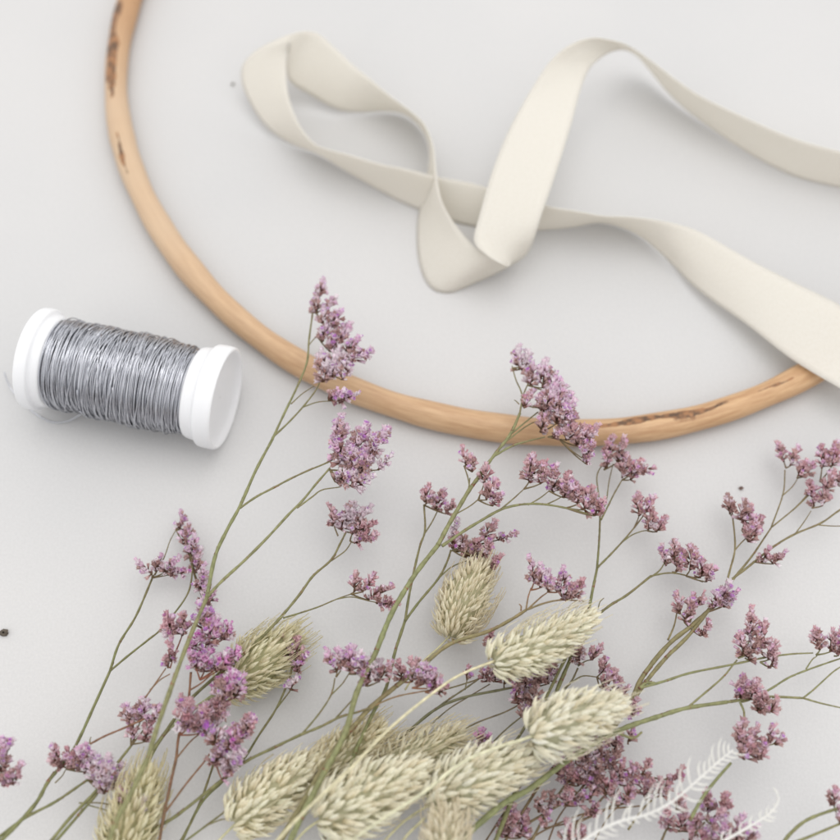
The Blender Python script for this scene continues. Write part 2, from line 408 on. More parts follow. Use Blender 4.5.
# ------------------------------------------------------------------ flowers
GREEN = (.165, .185, .075); OLIVE = (.22, .195, .095); BROWN = (.155, .095, .055); RED = (.26, .09, .055); PALEG = (.21, .23, .105)
TONES = {  # calyx light, calyx deep, base, petal, petal share
 'pale':    ((.97, .84, .92), (.78, .44, .64), (.27, .085, .085), (.54, .16, .66), .34),
 'mauve':   ((.94, .74, .77), (.56, .25, .29), (.20, .065, .05), (.50, .15, .42), .10),
 'magenta': ((.94, .76, .89), (.76, .28, .60), (.24, .06, .09), (.64, .10, .56), .45),
 'white':   ((.98, .92, .95), (.88, .66, .76), (.34, .13, .12), (.58, .22, .70), .25),
 'brown':   ((.74, .54, .52), (.38, .19, .17), (.16, .08, .05), (.36, .16, .28), .04)}
def mixc(a, b, t): return tuple(a[i]*(1-t)+b[i]*t for i in range(3))
def floret(mb, p, dirv, L, tone, q):
    d, s, u = frame(dirv)
    a = q.random()*6.28; s, u = s*math.cos(a)+u*math.sin(a), u*math.cos(a)-s*math.sin(a)
    li, de, ba, pe, share = TONES[tone if q.random() > .27 else ('white' if tone == 'pale' else 'pale' if tone == 'mauve' else 'white')]
    k = q.random(); v = q.uniform(.82, 1.12)
    cl = tuple(min(.93, x*v) for x in mixc(li, de, k*k*.6)); cm = tuple(x*v for x in mixc(li, de, .55+.4*k)); cb = mixc(ba, BROWN, q.random()*.7)
    W = L*q.uniform(.21, .31)
    opened = q.random()
    rim = W*(.5+.70*opened)
    n = 8; vs = []; cs = []
    for (x, r, c, pl) in ((0, W*.16, cb, 0), (L*.22, W*.42, cb, 0), (L*.44, W*.50, mixc(cb, cm, .55), 0), (L*.70, (W*.5+rim)*.52, mixc(cm, cl, .7), .16), (L, rim, cl, .30)):
        for j in range(n):
            t = 2*math.pi*j/n; m_ = 1+(pl if j % 2 else -pl)
            xx = x+(L*.07*(1 if j % 2 else -1) if x == L else 0)+q.uniform(-.03, .03)*L*(x > 0)
            vs.append(p+d*xx+(s*math.cos(t)+u*math.sin(t))*r*m_); cs.append(c if not (pl and j % 2 == 0) else mixc(c, cm, .6))  # inward pleat points tinted deeper: fold shading put into the colour
    fs = []
    for i in range(4):
        for j in range(n):
            j2 = (j+1) % n; fs.append((i*n+j, i*n+j2, (i+1)*n+j2, (i+1)*n+j))
    # throat
    b = len(vs); vs.append(p+d*L*.62); cs.append(mixc(cl, cm, .4))
    for j in range(n): fs.append((3*n+j, 3*n+(j+1) % n, b))
    mb.add(vs, fs, cs)
    if q.random() < share and opened > .2:
        pc = mixc(pe, li, q.random()*.35); vs = []; cs = []; fs = []
        c0 = p+d*L*.8
        for j in range(5):
            t = 2*math.pi*j/5+q.random()*.5; e = s*math.cos(t)+u*math.sin(t); f = u*math.cos(t)-s*math.sin(t)
            r = rim*q.uniform(.7, 1.05); n0 = len(vs)
            vs += [c0, c0+e*r*.6+f*r*.32+d*L*.22, c0+e*r+d*L*.24, c0+e*r*.6-f*r*.32+d*L*.22]
            cs += [mixc(pc, (.9, .8, .9), .2), pc, pc, pc]; fs.append((n0, n0+1, n0+2, n0+3))
        mb.add(vs, fs, cs)
    # tiny brown bract
    if q.random() < .7:
        e = s; vs = [p-d*L*.12, p+d*L*.12+e*W*.75, p+d*L*.45+e*W*.62, p+d*L*.15+u*W*.4]
        mb.add(vs, [(0, 1, 2, 3)], mixc(BROWN, cb, q.random()))
def spike(mb, ms, p0, p1, W, tone, q, dens=1.0):
    """short one-sided spikelet: florets packed along p0-p1, half width W (metres)"""
    ax = p1-p0; L = ax.length
    if L < 1e-5: return
    d, s, u = frame(ax)
    fl = max(.0021, min(.0029, W*.78))
    area = (L+W)*W*2
    n = int(max(7, area/(.00082**2)*dens*.5))
    for i in range(n):
        t = (i+q.random())/n
        ph = q.gauss(0, 1.0)+math.pi/2    # clustered to the upper side
        rad = s*math.cos(ph)+u*math.sin(ph)
        al = R(66)*(1-t)**.7+R(6)+q.gauss(0, .22)
        env = W*(math.sin(math.pi*min(1, .18+t*.80))**.6)
        dv = d*math.cos(al)+rad*math.sin(al)+Vector((0, -.05, .14))
        root = p0+d*(L*t*.92)+rad*max(0, env-fl*.95)*q.uniform(.35, 1.0)
        floret(mb, root, dv, fl*q.uniform(.8, 1.15), 'brown' if q.random() < (.95 if tone != 'white' else .5)*(1-t)**1.6 else tone, q)
    tube(ms, [p0, p0+ax*.5, p1-ax*.12], lambda t: .00032*(1-.5*t), 5, BROWN)
PX = .0003
NSPRAY = 'dried sea lavender sprays'
def spray(label, base, tip, stems, clusters, seed=1, colr=GREEN, ccol=BROWN, group=NSPRAY):
    q = random.Random(seed)
    b, t = Vector(base[:2]), Vector(tip[:2]); ax = t-b; L2 = ax.length_squared
    def Z(x, y):
        k = (Vector((x, y))-b).dot(ax)/L2; k = max(-.1, min(1.1, k))
        return base[2]+(tip[2]-base[2])*k
    root = empty('statice_spray', PT(base[0], base[1], 0), label, 'dried flower', group)
    ms = MB()
    for si, (r0, r1, P) in enumerate(stems):
        pts = catmull([PT(x, y, Z(x, y)+.25*math.sin(x*.13+y*.07)) for x, y in P], 7)
        ph = q.random()*9; n = len(pts); kk = 1/(7*(len(P)-1))
        nodes = [j*7*kk for j in range(len(P))] if r0 > .9 else []
        def rf(t, r0=r0, r1=r1, ph=ph, nodes=nodes): 
            r = (r0+(r1-r0)*t)*(1+.08*math.sin(t*37+ph)+.06*math.sin(t*91+ph))
            return r*PX*.86
        c0 = mixc(colr, OLIVE, q.random()*.6); c1 = mixc(mixc(colr, ccol, .35 if r0 > 1.6 else .75), OLIVE, q.random()*.4)
        e = min(1, max(0, (1.9-r0)/1.5))
        tube(ms, pts, rf, 8, lambda t, c0=c0, c1=c1, e=e: mixc(c0, c1, max(0, min(1, e*.6+t*.55+.12*math.sin(t*23)))))
        # node scales at the joints
        for j in range(0, len(P)-1):
            if q.random() < .6:
                i = min(j*7+1, n-2); pp = pts[i]; dd = (pts[i+1]-pts[i]).normalized(); _, s, u = frame(dd)
                e2 = s*q.choice((-1, 1)); rr = rf(i/n); Ls = rr*q.uniform(2.2, 4.0)
                cc_ = mixc(RED, BROWN, q.random())
                tube(ms, [pp-dd*Ls*.4, pp+e2*rr*.35+dd*Ls*.2, pp+e2*rr*1.0+dd*Ls], lambda t, rr=rr: rr*(1.12-.95*t), 6, cc_)
    for ci, (tone, at, spikes) in enumerate(clusters):
        mb = MB(); zc = Z(*at)
        A = PT(at[0], at[1], zc)
        for (x0, y0, x1, y1, wd) in spikes:
            z0 = max(1.5, zc+q.uniform(-1, 1.6)); z1 = max(1.5, z0+q.uniform(-.6, 2.0))
            p0, p1 = PT(x0, y0, z0), PT(x1, y1, z1)
            dd = p0-A
            if dd.length > .0006:
                mid = A.lerp(p0, .55)+(p0-p1).normalized()*dd.length*.03
                tube(ms, catmull([A, mid, p0], 5), lambda t: (.85-.3*t)*PX*1.0, 5, mixc(colr, ccol, .75))
            # split long spikes so that they read as rows of little tufts
            Ls = (p1-p0).length; W = wd*PX
            nseg = max(1, round(Ls/(W*2.0)))
            for g in range(nseg):
                a0 = p0.lerp(p1, g/nseg); a1 = p0.lerp(p1, (g+1.12)/nseg if nseg > 1 else 1)
                if nseg > 1:
                    off = frame(p1-p0)[1]*W*.28*(1 if g % 2 else -1); a1 = a1+off
                spike(mb, ms, a0, a1, W, tone, q)
        o = mb.build('flower_cluster', M_floret, root, smooth=True)
    ms.build('stem', M_stem, root)
    return root
#SPRAYS#
spray('tall pale lilac dried flower spray beside the wire spool, its tip crossing the hoop', (108, 850, 34), (325, 300, 22),
 [(2.8, 2.0, [(106, 860), (114, 826), (130, 795), (147, 759), (157, 728), (171, 688), (188, 642), (207, 597)]),
  (2.1, 1.5, [(207, 597), (215, 557), (227, 530), (240, 506), (256, 470), (272, 440)]),
  (1.4, .9, [(272, 440), (285, 412), (298, 385), (307, 362), (309, 340), (312, 318), (314, 305)]),
  (1.2, .7, [(272, 438), (290, 421), (307, 402), (319, 384), (321, 366)]), (.8, .5, [(291, 404), (302, 394), (314, 386)]), (.8, .5, [(303, 407), (318, 402), (334, 401)]),
  (.7, .5, [(309, 345), (315, 338), (323, 333)]),
  (1.3, .9, [(240, 508), (256, 497), (273, 488), (290, 479), (307, 471), (330, 461), (338, 452)]),
  (1.7, 1.1, [(207, 597), (222, 581), (245, 560), (268, 537), (289, 514), (303, 500), (316, 484), (330, 468)]), (1.0, .6, [(297, 508), (312, 497), (322, 490), (340, 487)])],
 [('pale', (314, 308), [(317, 314, 320, 284, 9), (323, 324, 330, 300, 8)]), ('pale', (317, 336), [(322, 342, 336, 314, 10), (330, 352, 349, 326, 11)]),
  ('white', (320, 366), [(324, 382, 322, 352, 11), (331, 378, 340, 352, 12), (342, 380, 350, 360, 9)]), ('pale', (323, 360), [(345, 362, 368, 352, 11), (346, 352, 358, 340, 9)]),
  ('pale', (334, 401), [(328, 400, 342, 392, 9), (340, 401, 356, 394, 7)]),
  ('pale', (337, 452), [(341, 464, 338, 422, 11), (350, 468, 360, 430, 12), (360, 474, 380, 434, 12), (345, 476, 368, 462, 11)]),
  ('white', (330, 470), [(335, 482, 352, 474, 11), (350, 486, 368, 478, 11), (378, 470, 390, 456, 6)])], 1, PALEG)
spray('pinkish dried flower spray with one side branch rising over the olive seed head', (95, 850, 18), (350, 515, 15),
 [(1.8, 1.7, [(92, 860), (128, 790), (160, 740), (188, 702), (219, 674), (243, 655), (262, 637)]), (1.6, 1.0, [(262, 637), (281, 617), (300, 594), (313, 576), (331, 560), (340, 544), (346, 532)]),
  (1.0, .6, [(283, 618), (300, 613), (318, 607), (337, 599), (351, 594)]), (.7, .5, [(337, 599), (352, 597), (369, 601), (385, 604)]), (.8, .5, [(331, 561), (345, 551), (352, 541)])],
 [('white', (344, 531), [(341, 530, 352, 508, 12), (352, 533, 368, 510, 11)]), ('mauve', (338, 536), [(334, 526, 330, 508, 7)]), ('mauve', (350, 541), [(354, 543, 374, 534, 10), (352, 534, 372, 524, 9)]),
  ('mauve', (351, 594), [(354, 592, 356, 577, 7), (362, 592, 374, 577, 7), (368, 600, 388, 588, 6)]), ('mauve', (378, 603), [(376, 603, 396, 604, 8)])], 2)
spray('leftmost dried flower spray with a flat pink tuft on its upright stem', (-5, 845, 20), (160, 560, 7),
 [(2.2, 1.6, [(-8, 850), (33, 807), (48, 782), (62, 765)]), (1.7, 1.4, [(60, 768), (76, 745), (95, 704), (110, 671)]), (1.4, 1.2, [(110, 671), (119, 644), (136, 616), (152, 579)]),
  (1.2, .8, [(110, 671), (129, 655), (148, 640), (162, 628), (186, 597), (192, 575), (191, 556), (186, 548)]), (.7, .5, [(155, 575), (164, 558), (170, 541), (177, 528)]),
  (1.6, 1.2, [(-5, 840), (25, 818), (55, 802), (83, 783), (95, 775)]), (.7, .5, [(55, 783), (62, 776), (66, 769)])],
 [('pale', (152, 578), [(152, 574, 139, 563, 7), (156, 572, 160, 558, 8), (164, 573, 177, 560, 9), (168, 575, 186, 571, 6)]),
  ('pale', (176, 529), [(180, 530, 181, 514, 7), (184, 545, 189, 528, 9)]), ('pale', (188, 552), [(192, 558, 194, 538, 9), (196, 573, 199, 552, 10), (201, 590, 203, 570, 9), (203, 600, 206, 586, 8)]),
  ('mauve', (62, 766), [(62, 768, 54, 748, 9), (74, 770, 68, 752, 9)]), ('pale', (66, 769), [(78, 768, 84, 750, 11), (86, 772, 93, 756, 9)]),
  ('white', (88, 780), [(94, 780, 98, 762, 11), (106, 788, 108, 762, 12), (113, 784, 122, 766, 9), (104, 794, 108, 780, 9)])], 3)
spray('dried flower spray leaning left with brown branching stem under vivid magenta florets', (150, 850, 16), (225, 620, 22),
 [(1.6, 1.2, [(158, 850), (164, 814), (170, 786), (176, 759), (179, 735), (188, 702), (191, 672)]), (1.1, .8, [(164, 814), (186, 784), (204, 762), (212, 750)]),
  (.9, .6, [(176, 759), (190, 742), (202, 732)]), (.9, .6, [(190, 690), (200, 684), (210, 676)]), (.9, .6, [(145, 698), (155, 684), (166, 668)]),
  (.8, .6, [(150, 690), (160, 680), (170, 674)]), (1.1, .9, [(90, 744), (105, 736), (124, 728), (160, 712)])],
 [('mauve', (172, 660), [(172, 636, 168, 618, 10), (182, 636, 184, 618, 10)]), ('mauve', (170, 668), [(172, 662, 172, 640, 8), (168, 668, 168, 656, 5)]),
  ('pale', (200, 640), [(202, 628, 204, 606, 12), (208, 606, 213, 594, 8)]), ('magenta', (205, 650), [(206, 645, 214, 622, 12), (222, 640, 228, 627, 10), (196, 650, 198, 636, 9)]),
  ('magenta', (200, 680), [(204, 672, 206, 656, 13), (216, 672, 226, 656, 12), (226, 662, 236, 652, 8), (196, 668, 192, 656, 10)]),
  ('magenta', (215, 705), [(222, 700, 232, 676, 12), (234, 698, 242, 678, 10), (216, 694, 222, 680, 10)]),
  ('mauve', (180, 735), [(186, 730, 190, 706, 14), (198, 734, 204, 710, 14), (184, 716, 182, 698, 8)]), ('mauve', (212, 745), [(214, 722, 222, 698, 13), (236, 738, 248, 722, 12), (244, 734, 252, 722, 8)]),
  ('white', (212, 750), [(216, 744, 214, 720, 11), (224, 752, 234, 736, 12), (226, 770, 240, 756, 12)]), ('magenta', (225, 752), [(228, 748, 238, 732, 10)]),
  ('pale', (215, 760), [(214, 764, 222, 748, 11), (222, 780, 230, 768, 8)])], 4, BROWN, RED)
spray('small pink tuft low on the left with a short green stem behind it', (40, 850, 18), (150, 700, 16),
 [(1.8, 1.3, [(44, 850), (70, 818), (95, 792), (115, 766), (131, 746)]), (1.6, 1.2, [(50, 848), (76, 818), (100, 790), (112, 770)]), (.9, .6, [(79, 803), (100, 803), (119, 807)]), (.7, .5, [(88, 805), (108, 811), (129, 821)]),
  (.7, .5, [(90, 744), (90, 740), (91, 737)])],
 [('pale', (131, 746), [(130, 722, 127, 708, 9), (140, 722, 144, 704, 11), (148, 724, 156, 710, 9)]), ('mauve', (133, 744), [(134, 740, 131, 724, 8), (144, 742, 150, 726, 8)]),
  ('white', (122, 808), [(128, 802, 136, 786, 9), (138, 812, 144, 800, 8)]), ('mauve', (122, 808), [(124, 806, 122, 792, 6)])], 5)
spray('pink flower tuft cut off by the left edge of the picture', (-60, 840, 20), (15, 745, 20),
 [(1.5, 1.0, [(-60, 850), (-25, 800), (0, 775)])],
 [('pale', (0, 775), [(2, 772, 2, 744, 11), (8, 750, 12, 742, 6)]), ('mauve', (2, 780), [(10, 784, 20, 768, 9), (2, 786, 8, 776, 8)])], 6)
spray('slim green stem with a small pink tuft beside the olive seed head', (170, 850, 8), (295, 640, 12),
 [(1.4, 1.0, [(178, 850), (200, 805), (222, 782), (243, 760), (259, 735), (276, 709), (288, 682), (292, 668)]), (1.4, 1.0, [(176, 850), (196, 812), (211, 772), (216, 752)]),
  (.8, .5, [(277, 708), (287, 695), (292, 688)])],
 [('mauve', (292, 668), [(291, 662, 284, 640, 8), (296, 666, 298, 640, 9)]), ('pale', (294, 670), [(296, 672, 306, 656, 8)]), ('white', (292, 690), [(290, 690, 296, 678, 7)])], 7)
spray('long green stem bearing a row of pale pink tufts in the lower middle', (140, 835, 14), (370, 660, 24),
 [(1.7, 1.4, [(130, 860), (150, 833), (176, 816), (207, 792), (242, 764), (273, 748), (300, 735)]), (1.4, 1.0, [(300, 735), (322, 726), (340, 717), (358, 712), (369, 708)]),
  (1.0, .7, [(302, 734), (318, 715), (331, 695), (335, 678)]), (.8, .6, [(331, 695), (342, 684), (350, 672)]), (.9, .6, [(336, 718), (346, 707), (353, 699)]), (1.1, .8, [(180, 845), (207, 825), (224, 812), (231, 804)]), (.8, .6, [(207, 825), (220, 820), (227, 819)])],
 [('pale', (336, 677), [(337, 672, 327, 652, 8), (341, 670, 338, 652, 8)]), ('pale', (349, 674), [(351, 672, 352, 652, 11), (358, 674, 360, 656, 8)]),
  ('white', (360, 682), [(364, 672, 362, 656, 8), (368, 680, 372, 662, 11), (374, 676, 380, 664, 8)]), ('mauve', (368, 686), [(366, 686, 364, 674, 7), (378, 682, 390, 664, 9)])], 8)
spray('tallest central flower spray with a thick green stem and lilac tip over the hoop', (285, 850, 28), (525, 360, 22),
 [(3.0, 2.6, [(286, 850), (300, 820), (324, 773), (345, 733), (357, 692), (376, 652)]), (2.7, 2.3, [(376, 652), (390, 617), (405, 590), (419, 569), (438, 545)]), (2.4, 2.0, [(438, 545), (448, 526), (462, 502), (472, 486), (487, 467)]),
  (1.9, 1.4, [(480, 474), (496, 453), (511, 433), (520, 413)]), (1.0, .6, [(520, 413), (522, 395), (516, 380), (512, 366)]), (.8, .6, [(521, 400), (527, 386), (531, 378)]),
  (1.4, .8, [(494, 456), (512, 446), (528, 441), (545, 437)]), (1.1, .7, [(512, 433), (528, 420), (538, 412)]), (1.0, .6, [(505, 442), (530, 424), (546, 420)]), (.7, .4, [(519, 404), (516, 401), (514, 400)]),
  (1.7, 1.0, [(442, 546), (464, 531), (482, 520), (500, 510), (518, 505), (540, 504), (566, 508), (588, 514)]), (.9, .6, [(500, 510), (513, 499), (524, 489)]), (.8, .5, [(528, 505), (540, 498), (549, 491)]), (.8, .5, [(545, 505), (556, 500), (563, 496)]),
  (.9, .6, [(462, 504), (468, 490), (470, 478)]), (.8, .6, [(456, 514), (470, 506), (480, 498)]), (.9, .6, [(470, 490), (468, 478), (464, 466)])],
 [('white', (513, 368), [(519, 370, 519, 350, 10), (526, 366, 528, 354, 7)]), ('pale', (527, 385), [(530, 386, 532, 366, 10), (542, 388, 546, 364, 11), (552, 392, 556, 376, 9)]),
  ('mauve', (525, 405), [(524, 408, 532, 394, 8), (538, 408, 546, 394, 8)]), ('pale', (540, 410), [(545, 412, 552, 390, 12), (556, 406, 564, 388, 10), (562, 412, 570, 396, 9)]),
  ('pale', (546, 430), [(540, 432, 548, 412, 10), (556, 424, 572, 404, 11)]), ('mauve', (548, 437), [(560, 434, 572, 418, 11), (566, 440, 580, 430, 12), (552, 438, 566, 430, 8)]),
  ('mauve', (560, 440), [(576, 446, 588, 430, 11), (582, 458, 592, 444, 9), (586, 464, 590, 452, 7)]), ('mauve', (583, 440), [(584, 440, 596, 428, 8)]),
  ('mauve', (464, 466), [(466, 466, 463, 449, 7), (472, 472, 472, 458, 7)]), ('mauve', (478, 500), [(484, 484, 486, 468, 9), (486, 500, 494, 484, 10), (492, 506, 500, 496, 7)]),
  ('mauve', (524, 489), [(529, 482, 533, 458, 11), (540, 484, 544, 464, 9)]), ('mauve', (549, 491), [(554, 492, 555, 468, 10), (564, 498, 568, 478, 11)]), ('mauve', (566, 508), [(578, 504, 576, 486, 9), (584, 510, 590, 492, 11), (594, 516, 602, 502, 9)])], 9, PALEG)
spray('middle flower spray branching in two below the hoop, with small tufts at the fork', (335, 850, 22), (430, 500, 14),
 [(1.9, 1.5, [(320, 850), (352, 760), (372, 715), (386, 688), (395, 652), (405, 621)]), (1.4, 1.0, [(405, 621), (409, 596), (414, 571), (420, 546), (425, 530), (424, 505)]), (.9, .6, [(425, 533), (432, 522), (439, 508)]),
  (1.4, 1.0, [(405, 621), (419, 602), (438, 579), (447, 562), (451, 550)]), (.8, .6, [(439, 578), (450, 568), (463, 562), (474, 560)]), (.8, .5, [(451, 551), (462, 549), (474, 551)])],
 [('mauve', (424, 505), [(426, 504, 428, 488, 9), (436, 510, 442, 494, 10), (446, 514, 452, 503, 7)]), ('white', (452, 540), [(454, 538, 457, 522, 8)]),
  ('brown', (452, 550), [(458, 552, 464, 540, 9), (466, 558, 472, 546, 9)]), ('mauve', (452, 548), [(476, 554, 480, 540, 9), (484, 558, 490, 540, 9), (452, 548, 456, 536, 8)]),
  ('mauve', (470, 561), [(476, 572, 480, 558, 7), (490, 568, 500, 558, 7)]), ('mauve', (476, 545), [(484, 538, 494, 524, 9), (498, 540, 514, 534, 7)])], 10)
spray('low woody stem rising right to an upright lilac tuft above a cream seed head', (280, 850, 20), (535, 580, 24),
 [(2.6, 2.3, [(270, 860), (310, 790), (330, 756), (348, 733), (371, 707), (395, 687)]), (2.3, 1.5, [(395, 687), (421, 667), (450, 644), (489, 631), (512, 619), (526, 610)]),
  (1.1, .7, [(526, 610), (545, 603), (562, 600), (584, 601)]), (.9, .6, [(526, 610), (528, 598), (531, 588)]), (.9, .6, [(528, 609), (540, 598), (548, 592)]), (.9, .6, [(371, 707), (395, 697), (419, 692), (432, 690)]), (.8, .5, [(521, 610), (521, 606), (519, 604)])],
 [('pale', (531, 590), [(534, 582, 530, 558, 8), (540, 588, 541, 568, 8)]), ('pale', (548, 592), [(548, 592, 548, 574, 9), (560, 592, 563, 570, 9)]), ('mauve', (560, 600), [(562, 598, 572, 586, 9), (574, 598, 582, 584, 9)]),
  ('mauve', (402, 682), [(402, 680, 400, 666, 9), (412, 682, 414, 664, 10)]), ('pale', (412, 688), [(424, 684, 424, 670, 11), (432, 688, 434, 674, 9)]), ('mauve', (425, 692), [(430, 692, 438, 680, 8), (438, 694, 445, 688, 6)])], 11, OLIVE, RED)
spray('thin upright stem right of centre topped by a mauve tuft fan just under the hoop', (505, 850, 14), (612, 450, 11),
 [(2.2, 1.8, [(488, 860), (520, 780), (545, 720), (560, 683), (575, 648), (589, 610)]), (1.7, 1.3, [(589, 610), (593, 588), (597, 569)]), (1.3, 1.0, [(597, 569), (599, 543), (600, 521)]), (.9, .6, [(600, 521), (599, 498), (597, 476), (604, 462)]), (.8, .5, [(600, 517), (606, 502), (609, 482), (613, 464)]), (1.0, .7, [(601, 520), (608, 506), (614, 494), (622, 480)]),
  (1.2, .8, [(597, 568), (611, 554), (623, 541), (634, 528)]), (.8, .5, [(621, 543), (632, 535), (643, 531), (650, 531)])],
 [('mauve', (604, 470), [(608, 462, 612, 438, 9), (618, 462, 624, 440, 9), (607, 468, 607, 456, 6)]), ('mauve', (622, 480), [(622, 478, 626, 458, 10), (632, 474, 640, 462, 9), (630, 480, 648, 468, 6)]),
  ('mauve', (634, 528), [(639, 516, 638, 496, 9), (646, 512, 652, 500, 8)]), ('mauve', (648, 531), [(648, 530, 652, 514, 9), (656, 532, 664, 520, 8)])], 12)
spray('slender branch bowing right to mauve tufts right of the cream seed heads', (545, 700, 15), (690, 560, 10),
 [(1.6, 1.2, [(545, 700), (570, 650), (588, 624), (599, 614), (612, 604), (627, 595), (651, 576)]), (1.0, .7, [(651, 576), (668, 573), (684, 575), (703, 582)]), (.9, .6, [(651, 577), (660, 570), (666, 560)]), (.6, .4, [(598, 609), (600, 602), (604, 598)])],
 [('mauve', (664, 562), [(666, 566, 662, 549, 8), (674, 562, 674, 542, 9)]), ('mauve', (672, 572), [(676, 572, 682, 554, 9)]), ('mauve', (686, 576), [(690, 570, 692, 550, 10), (700, 578, 702, 562, 9), (706, 582, 712, 570, 7)])], 13)
spray('tall right hand flower spray forking to several mauve tufts near the right edge', (590, 760, 14), (800, 460, 9),
 [(2.6, 2.1, [(598, 742), (627, 708), (643, 676), (668, 645), (690, 627), (707, 612)]), (2.2, 1.7, [(604, 742), (640, 690), (664, 660), (690, 634), (716, 600), (734, 578)]), (1.0, .8, [(668, 640), (674, 626), (677, 612)]),
  (1.3, .9, [(734, 578), (752, 556), (771, 528)]), (.9, .7, [(771, 528), (783, 494), (785, 470)]), (.7, .5, [(782, 496), (792, 487), (798, 478)]), (.9, .7, [(772, 527), (795, 508), (808, 494)]),
  (1.3, .9, [(728, 582), (748, 567), (773, 547), (795, 534), (821, 523), (840, 510), (860, 500)]), (.7, .5, [(795, 534), (804, 522), (811, 511)]), (.7, .5, [(819, 525), (832, 526), (850, 526)]),
  (1.2, .8, [(725, 588), (730, 570), (735, 548), (733, 520), (730, 500)]), (.8, .6, [(735, 550), (742, 542), (750, 535)]), (.8, .5, [(793, 510), (804, 500), (814, 490)])],
 [('mauve', (677, 612), [(680, 614, 678, 596, 7)]), ('mauve', (688, 626), [(690, 618, 692, 598, 9), (696, 608, 702, 596, 7), (700, 636, 708, 624, 7), (684, 622, 690, 612, 7)]), ('pale', (708, 612), [(714, 608, 716, 594, 9), (722, 606, 728, 588, 11), (728, 604, 734, 594, 7)]),
  ('brown', (732, 516), [(730, 514, 728, 498, 8), (740, 520, 744, 504, 9)]), ('mauve', (742, 530), [(744, 524, 750, 508, 9), (748, 542, 754, 522, 11), (756, 534, 760, 518, 7)]), ('mauve', (755, 562), [(762, 562, 768, 550, 9), (772, 564, 782, 554, 7)]),
  ('mauve', (786, 468), [(784, 462, 778, 446, 8), (790, 466, 796, 450, 8)]), ('mauve', (797, 478), [(798, 476, 804, 464, 9), (806, 476, 812, 466, 7)]), ('mauve', (820, 482), [(822, 468, 822, 448, 8), (832, 466, 836, 446, 10)]), ('mauve', (826, 488), [(826, 490, 832, 472, 9), (836, 486, 842, 474, 8)]),
  ('mauve', (812, 508), [(814, 506, 810, 484, 9), (822, 506, 824, 488, 9)])], 14, OLIVE, BROWN)
spray('thick green stem crossing low right with mauve tufts and a bare tip', (455, 850, 22), (840, 660, 15),
 [(3.2, 2.5, [(455, 845), (472, 830), (503, 804), (531, 788), (567, 761), (603, 738)]), (2.7, 1.8, [(603, 738), (627, 727), (660, 716), (687, 708), (727, 702)]), (1.6, 1.1, [(727, 702), (767, 697), (803, 698)]), (1.0, .7, [(803, 698), (820, 703), (842, 708)]),
  (1.4, 1.0, [(640, 688), (665, 681), (690, 673), (730, 665), (767, 657)]), (1.0, .7, [(767, 657), (792, 654), (813, 653)]), (1.1, .8, [(687, 708), (706, 692), (723, 677), (737, 660)]),
  (1.1, .8, [(757, 697), (772, 688), (790, 677), (810, 669), (827, 663), (842, 658)]), (.9, .7, [(803, 698), (812, 691), (822, 682), (833, 672), (842, 666)]), (.8, .5, [(806, 669), (812, 660), (817, 656)]),
  (1.6, 1.0, [(618, 733), (633, 738), (642, 732)]), (2.0, 1.2, [(640, 688), (646, 683), (655, 683)]), (1.2, .9, [(740, 702), (744, 712), (744, 724)]), (1.8, 1.3, [(690, 820), (703, 797), (716, 780), (731, 763)])],
 [('mauve', (738, 658), [(744, 656, 740, 636, 9), (750, 640, 752, 610, 9), (758, 650, 764, 624, 10)]), ('brown', (745, 658), [(748, 660, 756, 640, 9)]), ('mauve', (760, 662), [(768, 660, 774, 646, 8), (770, 668, 775, 656, 6)]),
  ('mauve', (742, 702), [(740, 698, 742, 680, 10), (750, 700, 756, 684, 10)]), ('mauve', (755, 708), [(758, 712, 764, 696, 10), (770, 712, 776, 702, 7)]),
  ('mauve', (740, 745), [(740, 744, 742, 726, 10), (752, 744, 756, 730, 9)]), ('mauve', (745, 750), [(744, 760, 748, 744, 11), (758, 760, 762, 744, 10), (768, 742, 772, 728, 8), (774, 744, 780, 738, 6)]),
  ('mauve', (816, 655), [(820, 650, 815, 632, 9), (830, 652, 832, 634, 9)]), ('mauve', (834, 656), [(838, 656, 842, 630, 9)])], 15, PALEG, OLIVE)
